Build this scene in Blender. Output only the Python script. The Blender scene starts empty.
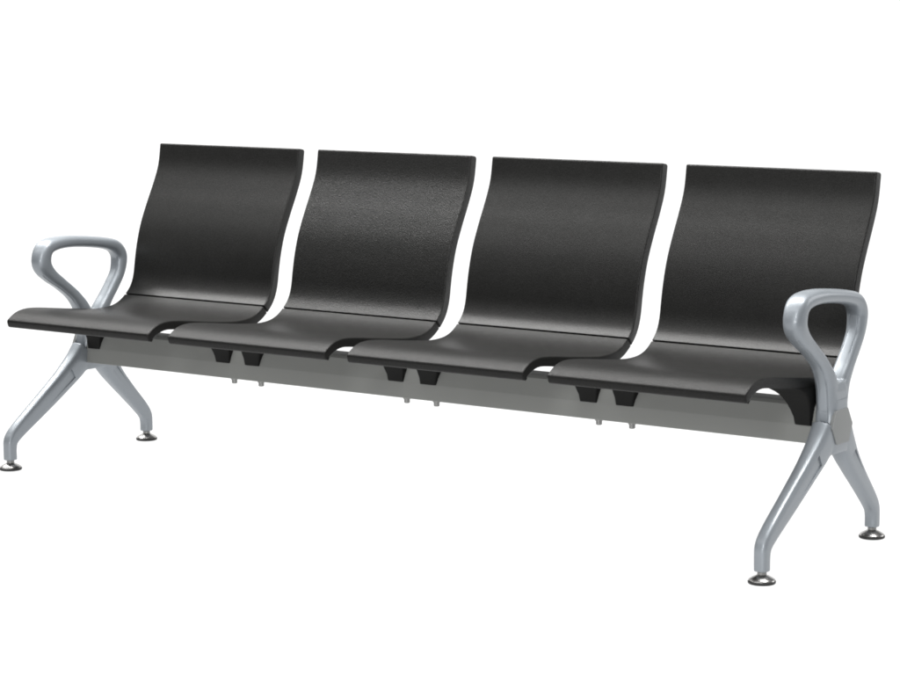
import bpy, bmesh, math
from mathutils import Vector, Matrix
from mathutils.bvhtree import BVHTree

scene = bpy.context.scene
COL = scene.collection
P = 0.55            # seat pitch
SW = 0.487          # seat width
LX = 1.097          # end frame offset along the bench

# ------------------------------------------------------------------ materials
def new_mat(name):
    m = bpy.data.materials.new(name)
    m.use_nodes = True
    nt = m.node_tree
    return m, nt, nt.nodes['Principled BSDF']

def node(nt, kind, **kw):
    n = nt.nodes.new(kind)
    for k, v in kw.items():
        if k in n.inputs:
            n.inputs[k].default_value = v
        else:
            setattr(n, k, v)
    return n

def coords(nt, scale=(1, 1, 1), kind='Object'):
    tc = nt.nodes.new('ShaderNodeTexCoord')
    mp = nt.nodes.new('ShaderNodeMapping')
    mp.inputs['Scale'].default_value = scale
    nt.links.new(tc.outputs[kind], mp.inputs['Vector'])
    return mp.outputs['Vector']

def ramp(nt, src, a, b, lo=0.0, hi=1.0):
    r = nt.nodes.new('ShaderNodeMapRange')
    r.inputs['From Min'].default_value = lo
    r.inputs['From Max'].default_value = hi
    r.inputs['To Min'].default_value = a
    r.inputs['To Max'].default_value = b
    nt.links.new(src, r.inputs['Value'])
    return r.outputs['Result']

def mix_col(nt, fac, a, b):
    m = nt.nodes.new('ShaderNodeMix')
    m.data_type = 'RGBA'
    m.inputs[6].default_value = (*a, 1)
    m.inputs[7].default_value = (*b, 1)
    nt.links.new(fac, m.inputs[0])
    return m.outputs[2]

def seat_material(name='moulded_black_polyurethane', grain=0.26, sheen=1.0, rough=0.0):
    m, nt, b = new_mat(name)
    tc = coords(nt)
    info = nt.nodes.new('ShaderNodeObjectInfo')      # every shell gets its own patch of grain
    off = nt.nodes.new('ShaderNodeVectorMath'); off.operation = 'ADD'
    nt.links.new(tc, off.inputs[0]); nt.links.new(info.outputs['Location'], off.inputs[1])
    v = off.outputs[0]
    fine = node(nt, 'ShaderNodeTexNoise', Scale=430.0, Detail=2.5, Roughness=0.6)
    nt.links.new(v, fine.inputs['Vector'])
    cells = node(nt, 'ShaderNodeTexVoronoi', Scale=460.0)
    nt.links.new(v, cells.inputs['Vector'])
    big = node(nt, 'ShaderNodeTexNoise', Scale=16.0, Detail=6.0, Roughness=0.62)
    nt.links.new(v, big.inputs['Vector'])
    nt.links.new(mix_col(nt, big.outputs['Fac'], (0.0043, 0.0042, 0.0038), (0.0061, 0.0060, 0.0055)), b.inputs['Base Color'])
    nt.links.new(ramp(nt, big.outputs['Fac'], 0.375 + rough, 0.40 + rough, 0.3, 0.7), b.inputs['Roughness'])
    # tiny sheen differences between the grain's peaks and pits
    nt.links.new(ramp(nt, fine.outputs['Fac'], 0.20 * sheen, 0.36 * sheen, 0.3, 0.7), b.inputs['Specular IOR Level'])
    add = nt.nodes.new('ShaderNodeMath'); add.operation = 'ADD'
    nt.links.new(fine.outputs['Fac'], add.inputs[0])
    nt.links.new(cells.outputs['Distance'], add.inputs[1])
    bump = node(nt, 'ShaderNodeBump', Strength=grain, Distance=0.0009)
    nt.links.new(add.outputs[0], bump.inputs['Height'])
    nt.links.new(bump.outputs['Normal'], b.inputs['Normal'])
    return m

def metal_material(name, c0, c1, metallic, r0, r1, coat=0.0, bump=0.04):
    m, nt, b = new_mat(name)
    v = coords(nt)
    big = node(nt, 'ShaderNodeTexNoise', Scale=14.0, Detail=4.0, Roughness=0.6)
    nt.links.new(v, big.inputs['Vector'])
    fine = node(nt, 'ShaderNodeTexNoise', Scale=700.0, Detail=2.0)
    nt.links.new(v, fine.inputs['Vector'])
    nt.links.new(mix_col(nt, big.outputs['Fac'], c0, c1), b.inputs['Base Color'])
    b.inputs['Metallic'].default_value = metallic
    nt.links.new(ramp(nt, big.outputs['Fac'], r0, r1, 0.3, 0.7), b.inputs['Roughness'])
    b.inputs['Coat Weight'].default_value = coat
    b.inputs['Coat Roughness'].default_value = 0.13
    bp = node(nt, 'ShaderNodeBump', Strength=bump, Distance=0.0005)
    nt.links.new(fine.outputs['Fac'], bp.inputs['Height'])
    nt.links.new(bp.outputs['Normal'], b.inputs['Normal'])
    return m

M_SEAT = seat_material()
M_PAN = seat_material('matte_black_polyurethane', 0.30, 0.7, 0.07)
M_SEAT_GRAINY = seat_material('grainy_black_polyurethane', 0.6)
M_SILVER = metal_material('silver_powder_coat', (0.220, 0.241, 0.262), (0.252, 0.274, 0.296), 0.45, 0.43, 0.50, 0.35)
M_BRACKET = metal_material('black_plastic_in_shade', (0.0035, 0.0035, 0.0033), (0.005, 0.005, 0.0046), 0.0, 0.55, 0.62)  # same plastic as the seats, darkened for the shade beneath them
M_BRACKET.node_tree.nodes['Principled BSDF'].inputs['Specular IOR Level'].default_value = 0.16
M_BEAM = metal_material('grey_painted_steel', (0.205, 0.209, 0.199), (0.225, 0.229, 0.219), 0.1, 0.55, 0.65)
M_BEAM.node_tree.nodes['Principled BSDF'].inputs['Specular IOR Level'].default_value = 0.25
M_PLATE = metal_material('grey_plastic_cap', (0.195, 0.202, 0.200), (0.21, 0.217, 0.215), 0.0, 0.45, 0.55)
M_CHROME = metal_material('chrome', (0.40, 0.395, 0.385), (0.48, 0.47, 0.46), 1.0, 0.22, 0.32, 0.0, 0.02)
M_BOLT = metal_material('zinc_bolt', (0.19, 0.19, 0.185), (0.25, 0.25, 0.245), 0.6, 0.3, 0.4)
M_RUBBER = metal_material('black_rubber', (0.010, 0.010, 0.010), (0.016, 0.016, 0.016), 0.0, 0.5, 0.65)

def floor_material():
    m, nt, b = new_mat('glowing_white_floor')
    v = coords(nt)
    n = node(nt, 'ShaderNodeTexNoise', Scale=0.6, Detail=2.0)
    nt.links.new(v, n.inputs['Vector'])
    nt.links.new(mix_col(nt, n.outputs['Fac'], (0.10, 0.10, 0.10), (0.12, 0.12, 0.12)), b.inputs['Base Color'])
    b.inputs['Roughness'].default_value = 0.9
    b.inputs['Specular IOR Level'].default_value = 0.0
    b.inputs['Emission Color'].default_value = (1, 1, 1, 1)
    b.inputs['Emission Strength'].default_value = 1.0  # glow added to the sweep, keeps it pure white and free of shadows
    return m
M_FLOOR = floor_material()

# ------------------------------------------------------------------ mesh helpers
def link(name, me, mat, parent=None, loc=(0, 0, 0)):
    o = bpy.data.objects.new(name, me)
    if mat and not me.materials:
        me.materials.append(mat)
    COL.objects.link(o)
    o.parent = parent
    o.location = loc
    return o

def to_mesh(name, bm, sharp=38):
    bmesh.ops.recalc_face_normals(bm, faces=bm.faces[:])
    me = bpy.data.meshes.new(name)
    bm.to_mesh(me); bm.free()
    me.shade_smooth()
    me.set_sharp_from_angle(angle=math.radians(sharp))
    return me

def copy_part(o, parent, loc):
    c = o.copy(); COL.objects.link(c); c.parent = parent; c.location = loc
    for ch in o.children:
        d = ch.copy(); COL.objects.link(d); d.parent = c
    return c

def catmull(pts, n, closed=False):
    """centripetal-ish spline through tuples of any dimension, evenly resampled by chord length of the first two values"""
    pts = [tuple(p) for p in pts]
    out = []
    m = len(pts)
    for i in range(m - 1):
        p0 = pts[i - 1] if i > 0 else tuple(2 * a - b for a, b in zip(pts[0], pts[1]))
        p1, p2 = pts[i], pts[i + 1]
        p3 = pts[i + 2] if i + 2 < m else tuple(2 * a - b for a, b in zip(pts[-1], pts[-2]))
        for k in range(24):
            t = k / 24
            out.append(tuple(0.5 * (2 * b + (c - a) * t + (2 * a - 5 * b + 4 * c - d) * t * t + (3 * b - a - 3 * c + d) * t ** 3)
                             for a, b, c, d in zip(p0, p1, p2, p3)))
    out.append(pts[-1])
    L = [0]
    for a, b in zip(out, out[1:]):
        L.append(L[-1] + math.hypot(b[0] - a[0], b[1] - a[1]))
    res = []; j = 0
    for k in range(n):
        s = L[-1] * k / (n - 1)
        while j < len(L) - 2 and L[j + 1] < s:
            j += 1
        f = (s - L[j]) / max(L[j + 1] - L[j], 1e-9)
        res.append(tuple(a + (b - a) * f for a, b in zip(out[j], out[j + 1])))
    return res

def smooth_curve(c, it):
    c = list(c)
    for _ in range(it):
        c = [c[0]] + [tuple(0.25 * a + 0.5 * b + 0.25 * d for a, b, d in zip(c[i - 1], c[i], c[i + 1])) for i in range(1, len(c) - 1)] + [c[-1]]
    return c

def poly_normals(poly):
    n = len(poly); out = []
    for i in range(n):
        a, b, c = poly[i - 1], poly[i], poly[(i + 1) % n]
        e1 = Vector((b[0] - a[0], b[1] - a[1])); e2 = Vector((c[0] - b[0], c[1] - b[1]))
        e1.normalize(); e2.normalize()
        n1 = Vector((e1.y, -e1.x)); n2 = Vector((e2.y, -e2.x))
        v = n1 + n2
        v = v / max(v.length_squared, 0.25) * 2 if v.length > 1e-6 else n1
        out.append(v)
    return out

def area(poly):
    return 0.5 * sum(poly[i - 1][0] * p[1] - p[0] * poly[i - 1][1] for i, p in enumerate(poly))

def round_corners(poly, radii, seg=5):
    """poly (y,z) with a radius per corner -> polygon with arcs"""
    out = []
    n = len(poly)
    for i in range(n):
        r = radii[i]
        b = Vector(poly[i]); a = Vector(poly[i - 1]); c = Vector(poly[(i + 1) % n])
        if r <= 0:
            out.append(tuple(b)); continue
        u = (a - b).normalized(); w = (c - b).normalized()
        ang = u.angle(w)
        d = r / math.tan(ang / 2)
        cen = b + (u + w).normalized() * (r / math.sin(ang / 2))
        s = b + u * d - cen; e = b + w * d - cen
        a0 = math.atan2(s.y, s.x); a1 = math.atan2(e.y, e.x)
        da = (a1 - a0 + math.pi) % (2 * math.pi) - math.pi
        for k in range(seg + 1):
            t = a0 + da * k / seg
            out.append((cen.x + r * math.cos(t), cen.y + r * math.sin(t)))
    return out

def extrude_profile(poly, x0, x1, r, seg=5, bm=None, flat_at=None, flat_dir=None):
    """closed (y,z) outline swept along x with rounded ends"""
    if area(poly) < 0:
        poly = poly[::-1]
    nr = poly_normals(poly)
    if flat_at:   # do not round the ends back along the butt joint
        d = Vector(flat_dir).normalized()
        for i, p in enumerate(poly):
            if abs((Vector(p) - Vector(flat_at)).dot(d)) < 0.0035 and (Vector(p) - Vector(flat_at)).length < 0.05:
                nr[i] = nr[i] - d * nr[i].dot(d)
                if nr[i].length > 1.2: nr[i].normalize()
    bm = bm or bmesh.new()
    rings = []
    def ring(x, inset):
        rings.append([bm.verts.new((x, p[0] - v.x * inset, p[1] - v.y * inset)) for p, v in zip(poly, nr)])
    for k in range(seg + 1):
        t = math.pi / 2 * k / seg
        ring(x0 + r * (1 - math.cos(t)), r * (1 - math.sin(t)))
    ring(x0 + r + 0.003, 0)
    nx = 4
    for k in range(1, nx):
        ring(x0 + (x1 - x0) * k / nx, 0)
    ring(x1 - r - 0.003, 0)
    for k in range(seg + 1):
        t = math.pi / 2 * (1 - k / seg)
        ring(x1 - r * (1 - math.cos(t)), r * (1 - math.sin(t)))
    n = len(poly)
    for a, b in zip(rings, rings[1:]):
        for i in range(n):
            bm.faces.new((a[i], a[(i + 1) % n], b[(i + 1) % n], b[i]))
    bm.faces.new(rings[0][::-1]); bm.faces.new(rings[-1])
    return bm

def sweep(bm, pts, n=60, seg=36, ex=2.6):
    """pts: (y, z, half height in plane, half width along x); superellipse sections swept in the yz plane"""
    c = catmull(pts, n)
    rings = []
    for i, p in enumerate(c):
        a = c[max(i - 1, 0)]; b = c[min(i + 1, n - 1)]
        t = Vector((b[0] - a[0], b[1] - a[1])).normalized()
        nrm = Vector((-t.y, t.x))
        r = []
        for k in range(seg):
            th = 2 * math.pi * k / seg
            cs, sn = math.cos(th), math.sin(th)
            u = math.copysign(abs(cs) ** (2 / ex), cs) * p[2]
            w = math.copysign(abs(sn) ** (2 / ex), sn) * p[3]
            r.append(bm.verts.new((w, p[0] + nrm.x * u, p[1] + nrm.y * u)))
        rings.append(r)
    for a, b in zip(rings, rings[1:]):
        for k in range(seg):
            bm.faces.new((a[k], a[(k + 1) % seg], b[(k + 1) % seg], b[k]))
    bm.faces.new(rings[0][::-1]); bm.faces.new(rings[-1])

def prism_x(bm, poly, x0, x1):
    a = [bm.verts.new((x0, y, z)) for y, z in poly]; b = [bm.verts.new((x1, y, z)) for y, z in poly]
    n = len(poly)
    for i in range(n):
        bm.faces.new((a[i], a[(i + 1) % n], b[(i + 1) % n], b[i]))
    bm.faces.new(a[::-1]); bm.faces.new(b)

def fuse(name, bm, voxel, smooth, cutters=()):
    """blend overlapping sweeps into one cast surface, then cut recesses"""
    bmesh.ops.recalc_face_normals(bm, faces=bm.faces[:])
    me = bpy.data.meshes.new(name); bm.to_mesh(me); bm.free()
    tmp = bpy.data.objects.new(name, me); COL.objects.link(tmp)
    if voxel:
        rm = tmp.modifiers.new('remesh', 'REMESH'); rm.mode = 'VOXEL'; rm.voxel_size = voxel
        sm = tmp.modifiers.new('smooth', 'SMOOTH'); sm.factor = 0.5; sm.iterations = smooth
    cobs = []
    for cb in cutters:
        bmesh.ops.recalc_face_normals(cb, faces=cb.faces[:])
        cm = bpy.data.meshes.new('cut'); cb.to_mesh(cm); cb.free()
        co = bpy.data.objects.new('cut', cm); COL.objects.link(co); cobs.append(co)
        bo = tmp.modifiers.new('cut', 'BOOLEAN'); bo.operation = 'DIFFERENCE'; bo.object = co; bo.solver = 'EXACT'
    dg = bpy.context.evaluated_depsgraph_get()
    out = bpy.data.meshes.new_from_object(tmp.evaluated_get(dg), depsgraph=dg)
    for o in cobs + [tmp]:
        d = o.data
        bpy.data.objects.remove(o); bpy.data.meshes.remove(d)
    out.name = name
    out.materials.clear()
    out.shade_smooth()
    out.set_sharp_from_angle(angle=math.radians(42))
    return out

def lathe(bm, prof, cx, cy, seg=40):
    rings = []
    for r, z in prof:
        if r < 1e-6:
            rings.append([bm.verts.new((cx, cy, z))])
        else:
            rings.append([bm.verts.new((cx + r * math.cos(2 * math.pi * k / seg), cy + r * math.sin(2 * math.pi * k / seg), z)) for k in range(seg)])
    for a, b in zip(rings, rings[1:]):
        for k in range(seg):
            k2 = (k + 1) % seg
            if len(a) == 1 and len(b) == 1: continue
            if len(a) == 1: bm.faces.new((a[0], b[k], b[k2]))
            elif len(b) == 1: bm.faces.new((a[k], a[k2], b[0]))
            else: bm.faces.new((a[k], a[k2], b[k2], b[k]))

# ------------------------------------------------------------------ the bench
bench = bpy.data.objects.new('waiting_bench', None)
COL.objects.link(bench)
bench['label'] = 'four-seat waiting bench with black moulded seats, silver looped armrests and splayed silver legs'
bench['category'] = 'bench'

# --- seat shell: upper surface (y, z) from the front lip to the top of the back
TOP = [(-0.4790, 0.3950), (-0.465, 0.4055), (-0.447, 0.4145), (-0.424, 0.4195), (-0.395, 0.4205), (-0.345, 0.4155),
       (-0.290, 0.408), (-0.240, 0.4015), (-0.190, 0.3955), (-0.140, 0.3915), (-0.095, 0.3935), (-0.062, 0.403), (-0.037, 0.4195),
       (-0.015, 0.441), (-0.003, 0.470), (0.003, 0.505), (0.013, 0.552), (0.030, 0.605), (0.056, 0.659),
       (0.084, 0.711), (0.106, 0.760), (0.1165, 0.8185)]
curve = smooth_curve(catmull(TOP, 420), 45)
Ls = [0]
for a, b in zip(curve, curve[1:]):
    Ls.append(Ls[-1] + math.hypot(b[0] - a[0], b[1] - a[1]))
def under(i):
    a = curve[max(i - 1, 0)]; b = curve[min(i + 1, len(curve) - 1)]
    t = Vector((b[0] - a[0], b[1] - a[1])).normalized()
    s = Ls[i]
    th = 0.0185 + 0.0055 * min(s / 0.16, 1) + 0.003 * max(0, min((s - 0.38) / 0.15, 1))
    return (curve[i][0] + t.y * th, curve[i][1] - t.x * th)
bottom = [under(i) for i in range(len(curve))]
# the front lip drops as a short upright face
LIP = [(-0.4715, 0.3690), (-0.4575, 0.3842), (-0.441, 0.3925), (-0.420, 0.3980)]
i_lip = min(range(170), key=lambda i: abs(bottom[i][0] + 0.405))
lip = catmull(LIP + [bottom[i_lip]], i_lip + 1)
bottom[:i_lip + 1] = lip
# the two pieces meet just above the bend
jn = min(range(len(curve)), key=lambda i: abs(curve[i][0] + 0.0385) + (10 if Ls[i] < 0.3 else 0))

def shell(i0, i1, r0, r1):
    poly = [curve[i] for i in range(i0, i1 + 1)] + [bottom[i] for i in range(i1, i0 - 1, -1)]
    n = len(poly); k = i1 - i0
    rad = [0] * n
    rad[0] = r0[0]; rad[-1] = r0[1]; rad[k] = r1[0]; rad[k + 1] = r1[1]
    # keep the vertices next to a rounded corner out of the arc
    keep = []
    for idx, p in enumerate(poly):
        bad = False
        for c in (0, n - 1, k, k + 1):
            if idx != c and rad[c] > 0:
                d = math.hypot(p[0] - poly[c][0], p[1] - poly[c][1])
                if d < rad[c] * 1.25: bad = True
        if rad[idx] > 0: bad = False
        if not bad: keep.append(idx)
    return round_corners([poly[i] for i in keep], [rad[i] for i in keep])

JP = curve[jn]; JD = (curve[jn + 1][0] - curve[jn - 1][0], curve[jn + 1][1] - curve[jn - 1][1])
seat_me = to_mesh('seat', extrude_profile(shell(0, jn, (0.0070, 0.0075), (0.0012, 0.0012)), -SW / 2, SW / 2, 0.0032, flat_at=JP, flat_dir=JD))
back_bm = extrude_profile(shell(jn + 2, len(curve) - 1, (0.0012, 0.0012), (0.004, 0.007)), -SW / 2, SW / 2, 0.0032, flat_at=JP, flat_dir=JD)
# hidden tongue that closes the joint
tg = []
for i in (jn - 8, jn, jn + 9):
    tg.append(tuple(0.72 * a + 0.28 * b for a, b in zip(curve[i], bottom[i])))
for i in (jn + 9, jn, jn - 8):
    tg.append(tuple(0.3 * a + 0.7 * b for a, b in zip(curve[i], bottom[i])))
prism_x(back_bm, tg, -SW / 2 + 0.006, SW / 2 - 0.006)
back_me = to_mesh('backrest', back_bm)

# --- the moulded foot under each side of a seat, straddling the beam
def bracket_mesh(side, end):
    rows = [  # z, y front, y back, inner inset from the seat edge
        (0.289, -0.186, -0.092, 0.040), (0.305, -0.1875, -0.092, 0.043), (0.322, -0.1915, -0.091, 0.0495), (0.338, -0.1965, -0.088, 0.0575),
        (0.352, -0.2045, -0.084, 0.066), (0.362, -0.215, -0.080, 0.075), (0.370, -0.228, -0.076, 0.085), (0.376, -0.243, -0.072, 0.090),
        (0.381, -0.262, -0.068, 0.102), (0.3845, -0.285, -0.064, 0.114), (0.387, -0.305, -0.06, 0.125)]
    bm = bmesh.new(); rings = []
    for z, yf, yb, ins in rows:
        k = 0.2 if end else 1.0      # the end ones stay clear of the armrest
        fl = [(0.289, 0.0065), (0.305, 0.0085), (0.322, 0.0125), (0.338, 0.0175), (0.352, 0.0220), (0.362, 0.0225), (0.370, 0.0180), (0.376, 0.0100), (0.381, 0.003), (0.40, -0.001)]
        for (z0, f0), (z1, f1) in zip(fl, fl[1:]):
            if z0 <= z <= z1: outer = SW / 2 - 0.0008 + k * (f0 + (f1 - f0) * (z - z0) / (z1 - z0))
        inner = SW / 2 - ins
        poly = round_corners([(inner, yf), (outer, yf), (outer, yb), (inner, yb)], [0.007, 0.005, 0.005, 0.007], 4)
        # rows that would rise above the shell stay inside it at the back
        rings.append([bm.verts.new((side * x, y, min(z, 0.372 if y > -0.2 and z > 0.372 else z))) for x, y in poly])
    n = len(rings[0])
    for a, b in zip(rings, rings[1:]):
        for k in range(n):
            bm.faces.new((a[k], a[(k + 1) % n], b[(k + 1) % n], b[k]))
    bm.faces.new(rings[0][::-1]); bm.faces.new(rings[-1])
    me = to_mesh('seat_bracket', bm, 50)
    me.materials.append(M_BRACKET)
    return me
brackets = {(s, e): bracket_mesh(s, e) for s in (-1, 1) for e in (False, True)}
for i in range(4):
    loc = ((i - 1.5) * P, 0, 0)
    st = link('seat', seat_me, M_PAN, bench, loc)
    bk = link('backrest', back_me, M_SEAT, bench, loc)
    if i == 1:      # the second back shows a coarser moulded grain
        bk.material_slots[0].link = 'OBJECT'
        bk.material_slots[0].material = M_SEAT_GRAINY
    for s in (-1, 1):
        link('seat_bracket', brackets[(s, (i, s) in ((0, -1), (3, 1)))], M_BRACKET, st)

# --- beam
bp = round_corners([(-0.1840, 0.2495), (-0.1805, 0.2880), (-0.1705, 0.329), (-0.164, 0.336), (-0.104, 0.336), (-0.102, 0.2495)],
                   [0.0018, 0.004, 0.0015, 0.002, 0.004, 0.004], 4)
beam = link('beam', to_mesh('beam', extrude_profile(bp, -LX + 0.010, LX - 0.010, 0.002, 3), 3), M_BEAM, bench)
bm = bmesh.new()
lathe(bm, [(0, 0.2515), (0.019, 0.2515), (0.019, 0.2470), (0.017, 0.2460), (0.0095, 0.2460), (0.0095, 0.2405), (0.0074, 0.2405), (0.0074, 0.2315), (0.0058, 0.2300), (0, 0.2305)], 0, 0, 24)
bolt_me = to_mesh('bolt', bm, 35); bolt_me.materials.append(M_BOLT)
for j in (-1, 0, 1):
    for s in (-1, 1):
        link('bolt', bolt_me, M_BOLT, beam, (j * P + s * 0.0445, -0.1415, 0))

# --- end frames: splayed leg casting below, looped armrest above
def box_cut(poly, xa, xb):
    b = bmesh.new(); prism_x(b, poly, xa, xb); return b

def leg_mesh():
    bm = bmesh.new()
    sweep(bm, [(-0.4515, 0.026, 0.0150, 0.0150), (-0.4515, 0.056, 0.0153, 0.0152), (-0.4465, 0.078, 0.0180, 0.0155), (-0.4200, 0.101, 0.0205, 0.0160),
               (-0.337, 0.154, 0.0255, 0.0170), (-0.262, 0.203, 0.0290, 0.0190), (-0.203, 0.247, 0.0330, 0.0225), (-0.172, 0.281, 0.033, 0.0245)], 70, 48, 3.5)
    sweep(bm, [(0.0675, 0.026, 0.0150, 0.0150), (0.0675, 0.052, 0.0153, 0.0152), (0.0630, 0.072, 0.0175, 0.0155), (0.0440, 0.096, 0.0195, 0.0160),
               (-0.006, 0.146, 0.0225, 0.0170), (-0.050, 0.191, 0.0265, 0.0190), (-0.088, 0.237, 0.0315, 0.0225), (-0.112, 0.281, 0.030, 0.0245)], 70, 48, 3.5)
    sweep(bm, [(-0.143, 0.229, 0.050, 0.0225), (-0.143, 0.250, 0.0500, 0.0240), (-0.143, 0.268, 0.0460, 0.0255), (-0.143, 0.2823, 0.0450, 0.0265)], 20, 60, 4.2)
    cuts = []
    for s in (-1, 1):
        # shallow long panels on both faces of each leg
        cuts.append(box_cut([(-0.238, 0.238), (-0.224, 0.214), (-0.330, 0.1475), (-0.344, 0.1545)], s * 0.0170, s * 0.05))
        cuts.append(box_cut([(-0.082, 0.214), (-0.063, 0.226), (-0.004, 0.156), (-0.012, 0.146)], s * 0.0170, s * 0.05))
    return fuse('leg_frame', bm, 0.0024, 3, cuts)

ARM = [(-0.158, 0.330, 0.026, 0.0235), (-0.171, 0.385, 0.0215, 0.0225), (-0.203, 0.428, 0.0165, 0.0200), (-0.248, 0.463, 0.0160, 0.0195),
               (-0.292, 0.493, 0.0190, 0.0215), (-0.3165, 0.520, 0.0240, 0.0235), (-0.3170, 0.546, 0.0235, 0.0242), (-0.303, 0.5660, 0.0205, 0.0250), (-0.270, 0.5745, 0.0175, 0.0252),
               (-0.220, 0.5755, 0.0160, 0.0250), (-0.155, 0.5700, 0.0155, 0.0245), (-0.088, 0.5605, 0.0160, 0.0240), (-0.049, 0.5490, 0.0178, 0.0235), (-0.0285, 0.528, 0.0190, 0.0228),
               (-0.0265, 0.505, 0.0188, 0.0220), (-0.0345, 0.476, 0.0175, 0.0203), (-0.056, 0.445, 0.0180, 0.0195), (-0.083, 0.412, 0.0180, 0.0200),
               (-0.110, 0.375, 0.0220, 0.0215), (-0.126, 0.330, 0.026, 0.0235)]

def groove(pts3, r=0.0016):
    bm = bmesh.new(); rings = []
    for i, p in enumerate(pts3):
        t = (Vector(pts3[min(i + 1, len(pts3) - 1)]) - Vector(pts3[max(i - 1, 0)])).normalized()
        u = t.cross(Vector((1, 0, 0))).normalized(); v = t.cross(u)
        rings.append([bm.verts.new(Vector(p) + (u * math.cos(k * math.pi / 4) + v * math.sin(k * math.pi / 4)) * r) for k in range(8)])
    for a, b in zip(rings, rings[1:]):
        for k in range(8):
            bm.faces.new((a[k], a[(k + 1) % 8], b[(k + 1) % 8], b[k]))
    bm.faces.new(rings[0][::-1]); bm.faces.new(rings[-1])
    return bm

def arm_mesh():
    bm = bmesh.new()
    sweep(bm, ARM, 190, 48, 2.7)
    sweep(bm, [(-0.142, 0.2866, 0.0430, 0.0256), (-0.142, 0.305, 0.0405, 0.0255), (-0.142, 0.330, 0.0385, 0.0250), (-0.141, 0.360, 0.0370, 0.0240), (-0.141, 0.385, 0.0300, 0.0215)], 40, 60, 4.2)
    cuts = []
    for s in (-1, 1):
        cuts.append(box_cut([(-0.166, 0.3455), (-0.116, 0.3455), (-0.116, 0.366), (-0.166, 0.366)], s * 0.0228, s * 0.06))
    c = catmull(ARM, 190)
    def offset(i, side, x, k=0.955):
        a, b = c[max(i - 1, 0)], c[min(i + 1, 189)]
        t = Vector((b[0] - a[0], b[1] - a[1])).normalized()
        return (x, c[i][0] - t.y * side * c[i][2] * k, c[i][1] + t.x * side * c[i][2] * k)
    front = [i for i in range(190) if c[i][0] < -0.2 and c[i][1] < 0.512 and i < 95]
    rear = [i for i in range(190) if i > 95 and 0.425 < c[i][1] < 0.53]
    fs = 1 if offset(front[0], 1, 0)[1] < c[front[0]][0] else -1
    rs = 1 if offset(rear[0], 1, 0)[1] < c[rear[0]][0] else -1
    base = fuse('armrest', bm, 0.0024, 3)
    bv = BVHTree.FromPolygons([v.co for v in base.vertices], [list(f.vertices) for f in base.polygons])
    def snap(p, d):
        d = Vector(d).normalized()
        h = bv.ray_cast(Vector(p) - d * 0.06, d)[0]
        return tuple(h) if h else None
    for x in (-0.0105, 0.0105):
        line = [snap((x, -0.142 - 0.04, 0.287 + 0.004 * k), (0, 1, 0)) for k in range(26)]
        for i in front:
            if c[i][1] > 0.40:
                o = offset(i, fs, x); line.append(snap(o, (0, c[i][0] - o[1], c[i][1] - o[2])))
        cuts.append(groove([p for p in line if p]))
        cuts.append(groove([offset(i, rs, x) for i in rear]))
    b2 = bmesh.new(); b2.from_mesh(base); bpy.data.meshes.remove(base)
    return fuse('armrest', b2, 0, 0, cuts)

leg_me = leg_mesh(); leg_me.materials.append(M_SILVER)
arm_me = arm_mesh(); arm_me.materials.append(M_SILVER)

bm = bmesh.new()
lathe(bm, [(0, 0.0195), (0.0085, 0.0190), (0.0125, 0.0172), (0.0175, 0.0150), (0.0235, 0.0118), (0.0275, 0.0090), (0.0285, 0.0072), (0.0280, 0.0064), (0, 0.0064)], 0, 0, 48)
glide_me = to_mesh('levelling_foot', bm, 40); glide_me.materials.append(M_CHROME)
bm = bmesh.new()
lathe(bm, [(0, 0.034), (0.0055, 0.034)] + [(0.0055 + 0.0006 * (k % 2), 0.0300 - 0.0008 * k) for k in range(6)] + [(0.0056, 0.0248), (0.0098, 0.0246), (0.0100, 0.0195), (0.0085, 0.0180), (0, 0.0180)], 0, 0, 24)
stem_me = to_mesh('threaded_stem', bm, 40); stem_me.materials.append(M_BOLT)
bm = bmesh.new()
lathe(bm, [(0, 0.0062), (0.0287, 0.0062), (0.0295, 0.0050), (0.0290, 0.0012), (0.0278, 0.0002), (0, 0.0002)], 0, 0, 48)
pad_me = to_mesh('rubber_pad', bm, 40); pad_me.materials.append(M_RUBBER)

hexa = [(-0.1905, 0.288), (-0.1735, 0.325), (-0.118, 0.325), (-0.095, 0.288), (-0.112, 0.2505), (-0.168, 0.2505)]
hexa_r = round_corners(hexa, [0.002] * 6, 3)
plate_me = to_mesh('cover_plate', extrude_profile(hexa_r, 0.018, 0.0270, 0.0005, 3), 40); plate_me.materials.append(M_PLATE)

for sx in (-1, 1):
    leg = link('leg_frame', leg_me, M_SILVER, bench, (sx * LX, 0, 0))
    for fy in (-0.4515, 0.0675):
        link('levelling_foot', glide_me, M_CHROME, leg, (0, fy, 0))
        link('threaded_stem', stem_me, M_BOLT, leg, (0, fy, 0))
        link('rubber_pad', pad_me, M_RUBBER, leg, (0, fy, 0))
    cp = link('cover_plate', plate_me, M_PLATE, leg)
    if sx < 0:
        cp.rotation_euler = (0, 0, 0); cp.scale = (-1, 1, 1)
    link('armrest', arm_me, M_SILVER, bench, (sx * LX, 0, 0))

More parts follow.
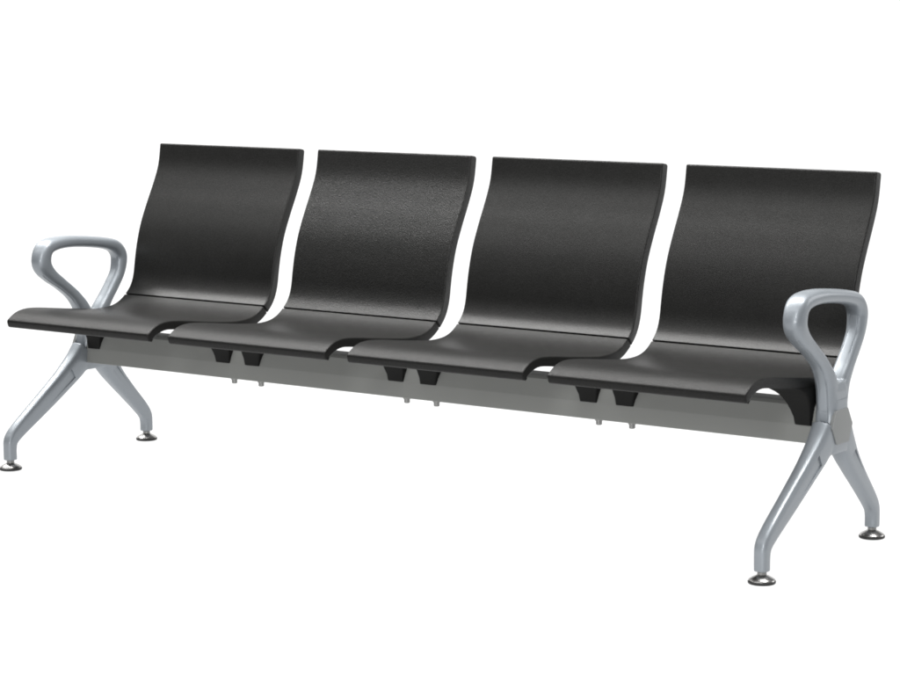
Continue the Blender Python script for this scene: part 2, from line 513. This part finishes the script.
# ------------------------------------------------------------------ white studio sweep
cam_loc = Vector((3.426, -4.831, 1.207))
F = Vector((-0.577, 0.804, 0)).normalized(); Rr = Vector((F.y, -F.x, 0))
prof = [(-2.5, 0)] + [(1.9 + 1.2 * math.sin(t), 1.2 - 1.2 * math.cos(t)) for t in [math.pi / 2 * k / 24 for k in range(25)]] + [(3.1, 2.3)]
bm = bmesh.new(); rows = []
for w in (-1, 1):      # the sweep widens towards the back
    rows.append([bm.verts.new(Vector((0, 0, z)) + F * d + Rr * w * (2.7 + 1.7 * min(1.0, (d + 2.5) / 4.4))) for d, z in prof])
for i in range(len(prof) - 1):
    bm.faces.new((rows[0][i], rows[0][i + 1], rows[1][i + 1], rows[1][i]))
floor = link('floor', to_mesh('floor', bm, 80), M_FLOOR)
floor['kind'] = 'structure'

# ------------------------------------------------------------------ light
w = bpy.data.worlds.new('World'); scene.world = w; w.use_nodes = True
w.node_tree.nodes['Background'].inputs['Color'].default_value = (0.97, 0.98, 1.0, 1)
w.node_tree.nodes['Background'].inputs['Strength'].default_value = 0.20

def softbox(name, loc, target, sx, sy, power, color=(1, 1, 1)):
    l = bpy.data.lights.new(name, 'AREA'); l.shape = 'RECTANGLE'; l.size = sx; l.size_y = sy; l.energy = power; l.color = color
    o = bpy.data.objects.new(name, l); COL.objects.link(o); o.location = loc
    o.rotation_euler = (Vector(target) - Vector(loc)).to_track_quat('-Z', 'Y').to_euler()
    return o
softbox('overhead_softbox', (-0.8, -0.15, 3.0), (-0.8, -0.1, 0.4), 6.4, 0.6, 360, (1.0, 0.992, 0.978))
softbox('front_strip', (-1.6, -2.7, 2.9), (-1.6, -0.1, 0.6), 7.5, 0.5, 42)
softbox('front_softbox', (2.0, -3.8, 1.9), (0.2, -0.1, 0.4), 0.45, 1.1, 45)
softbox('low_front_fill', (1.4, -4.6, 0.5), (0.1, -0.2, 0.35), 1.1, 0.5, 50)  # added fill that lightens the beam below the seats

softbox('back_right_fill', (3.6, 3.4, 1.6), (0.6, 0.0, 0.5), 2.2, 2.0, 42)  # added rim fill that lifts the shells' right side edges

# ------------------------------------------------------------------ camera
cd = bpy.data.cameras.new('camera'); cam = bpy.data.objects.new('camera', cd); COL.objects.link(cam)
cam.matrix_world = Matrix(((0.812978, -0.076996, 0.577182, 3.426443), (0.582266, 0.117374, -0.804481, -4.831047),
                           (-0.005805, 0.990098, 0.140254, 1.206906), (0, 0, 0, 1)))
cd.sensor_width = 36; cd.lens = 97.086; cd.shift_x = 0.0087; cd.shift_y = 0.0
cd.clip_start = 0.1; cd.clip_end = 100
scene.camera = cam
scene.view_settings.view_transform = 'Standard'
scene.view_settings.look = 'None'
scene.view_settings.exposure = 0
scene.view_settings.gamma = 1
scene.cycles.filter_width = 1.9
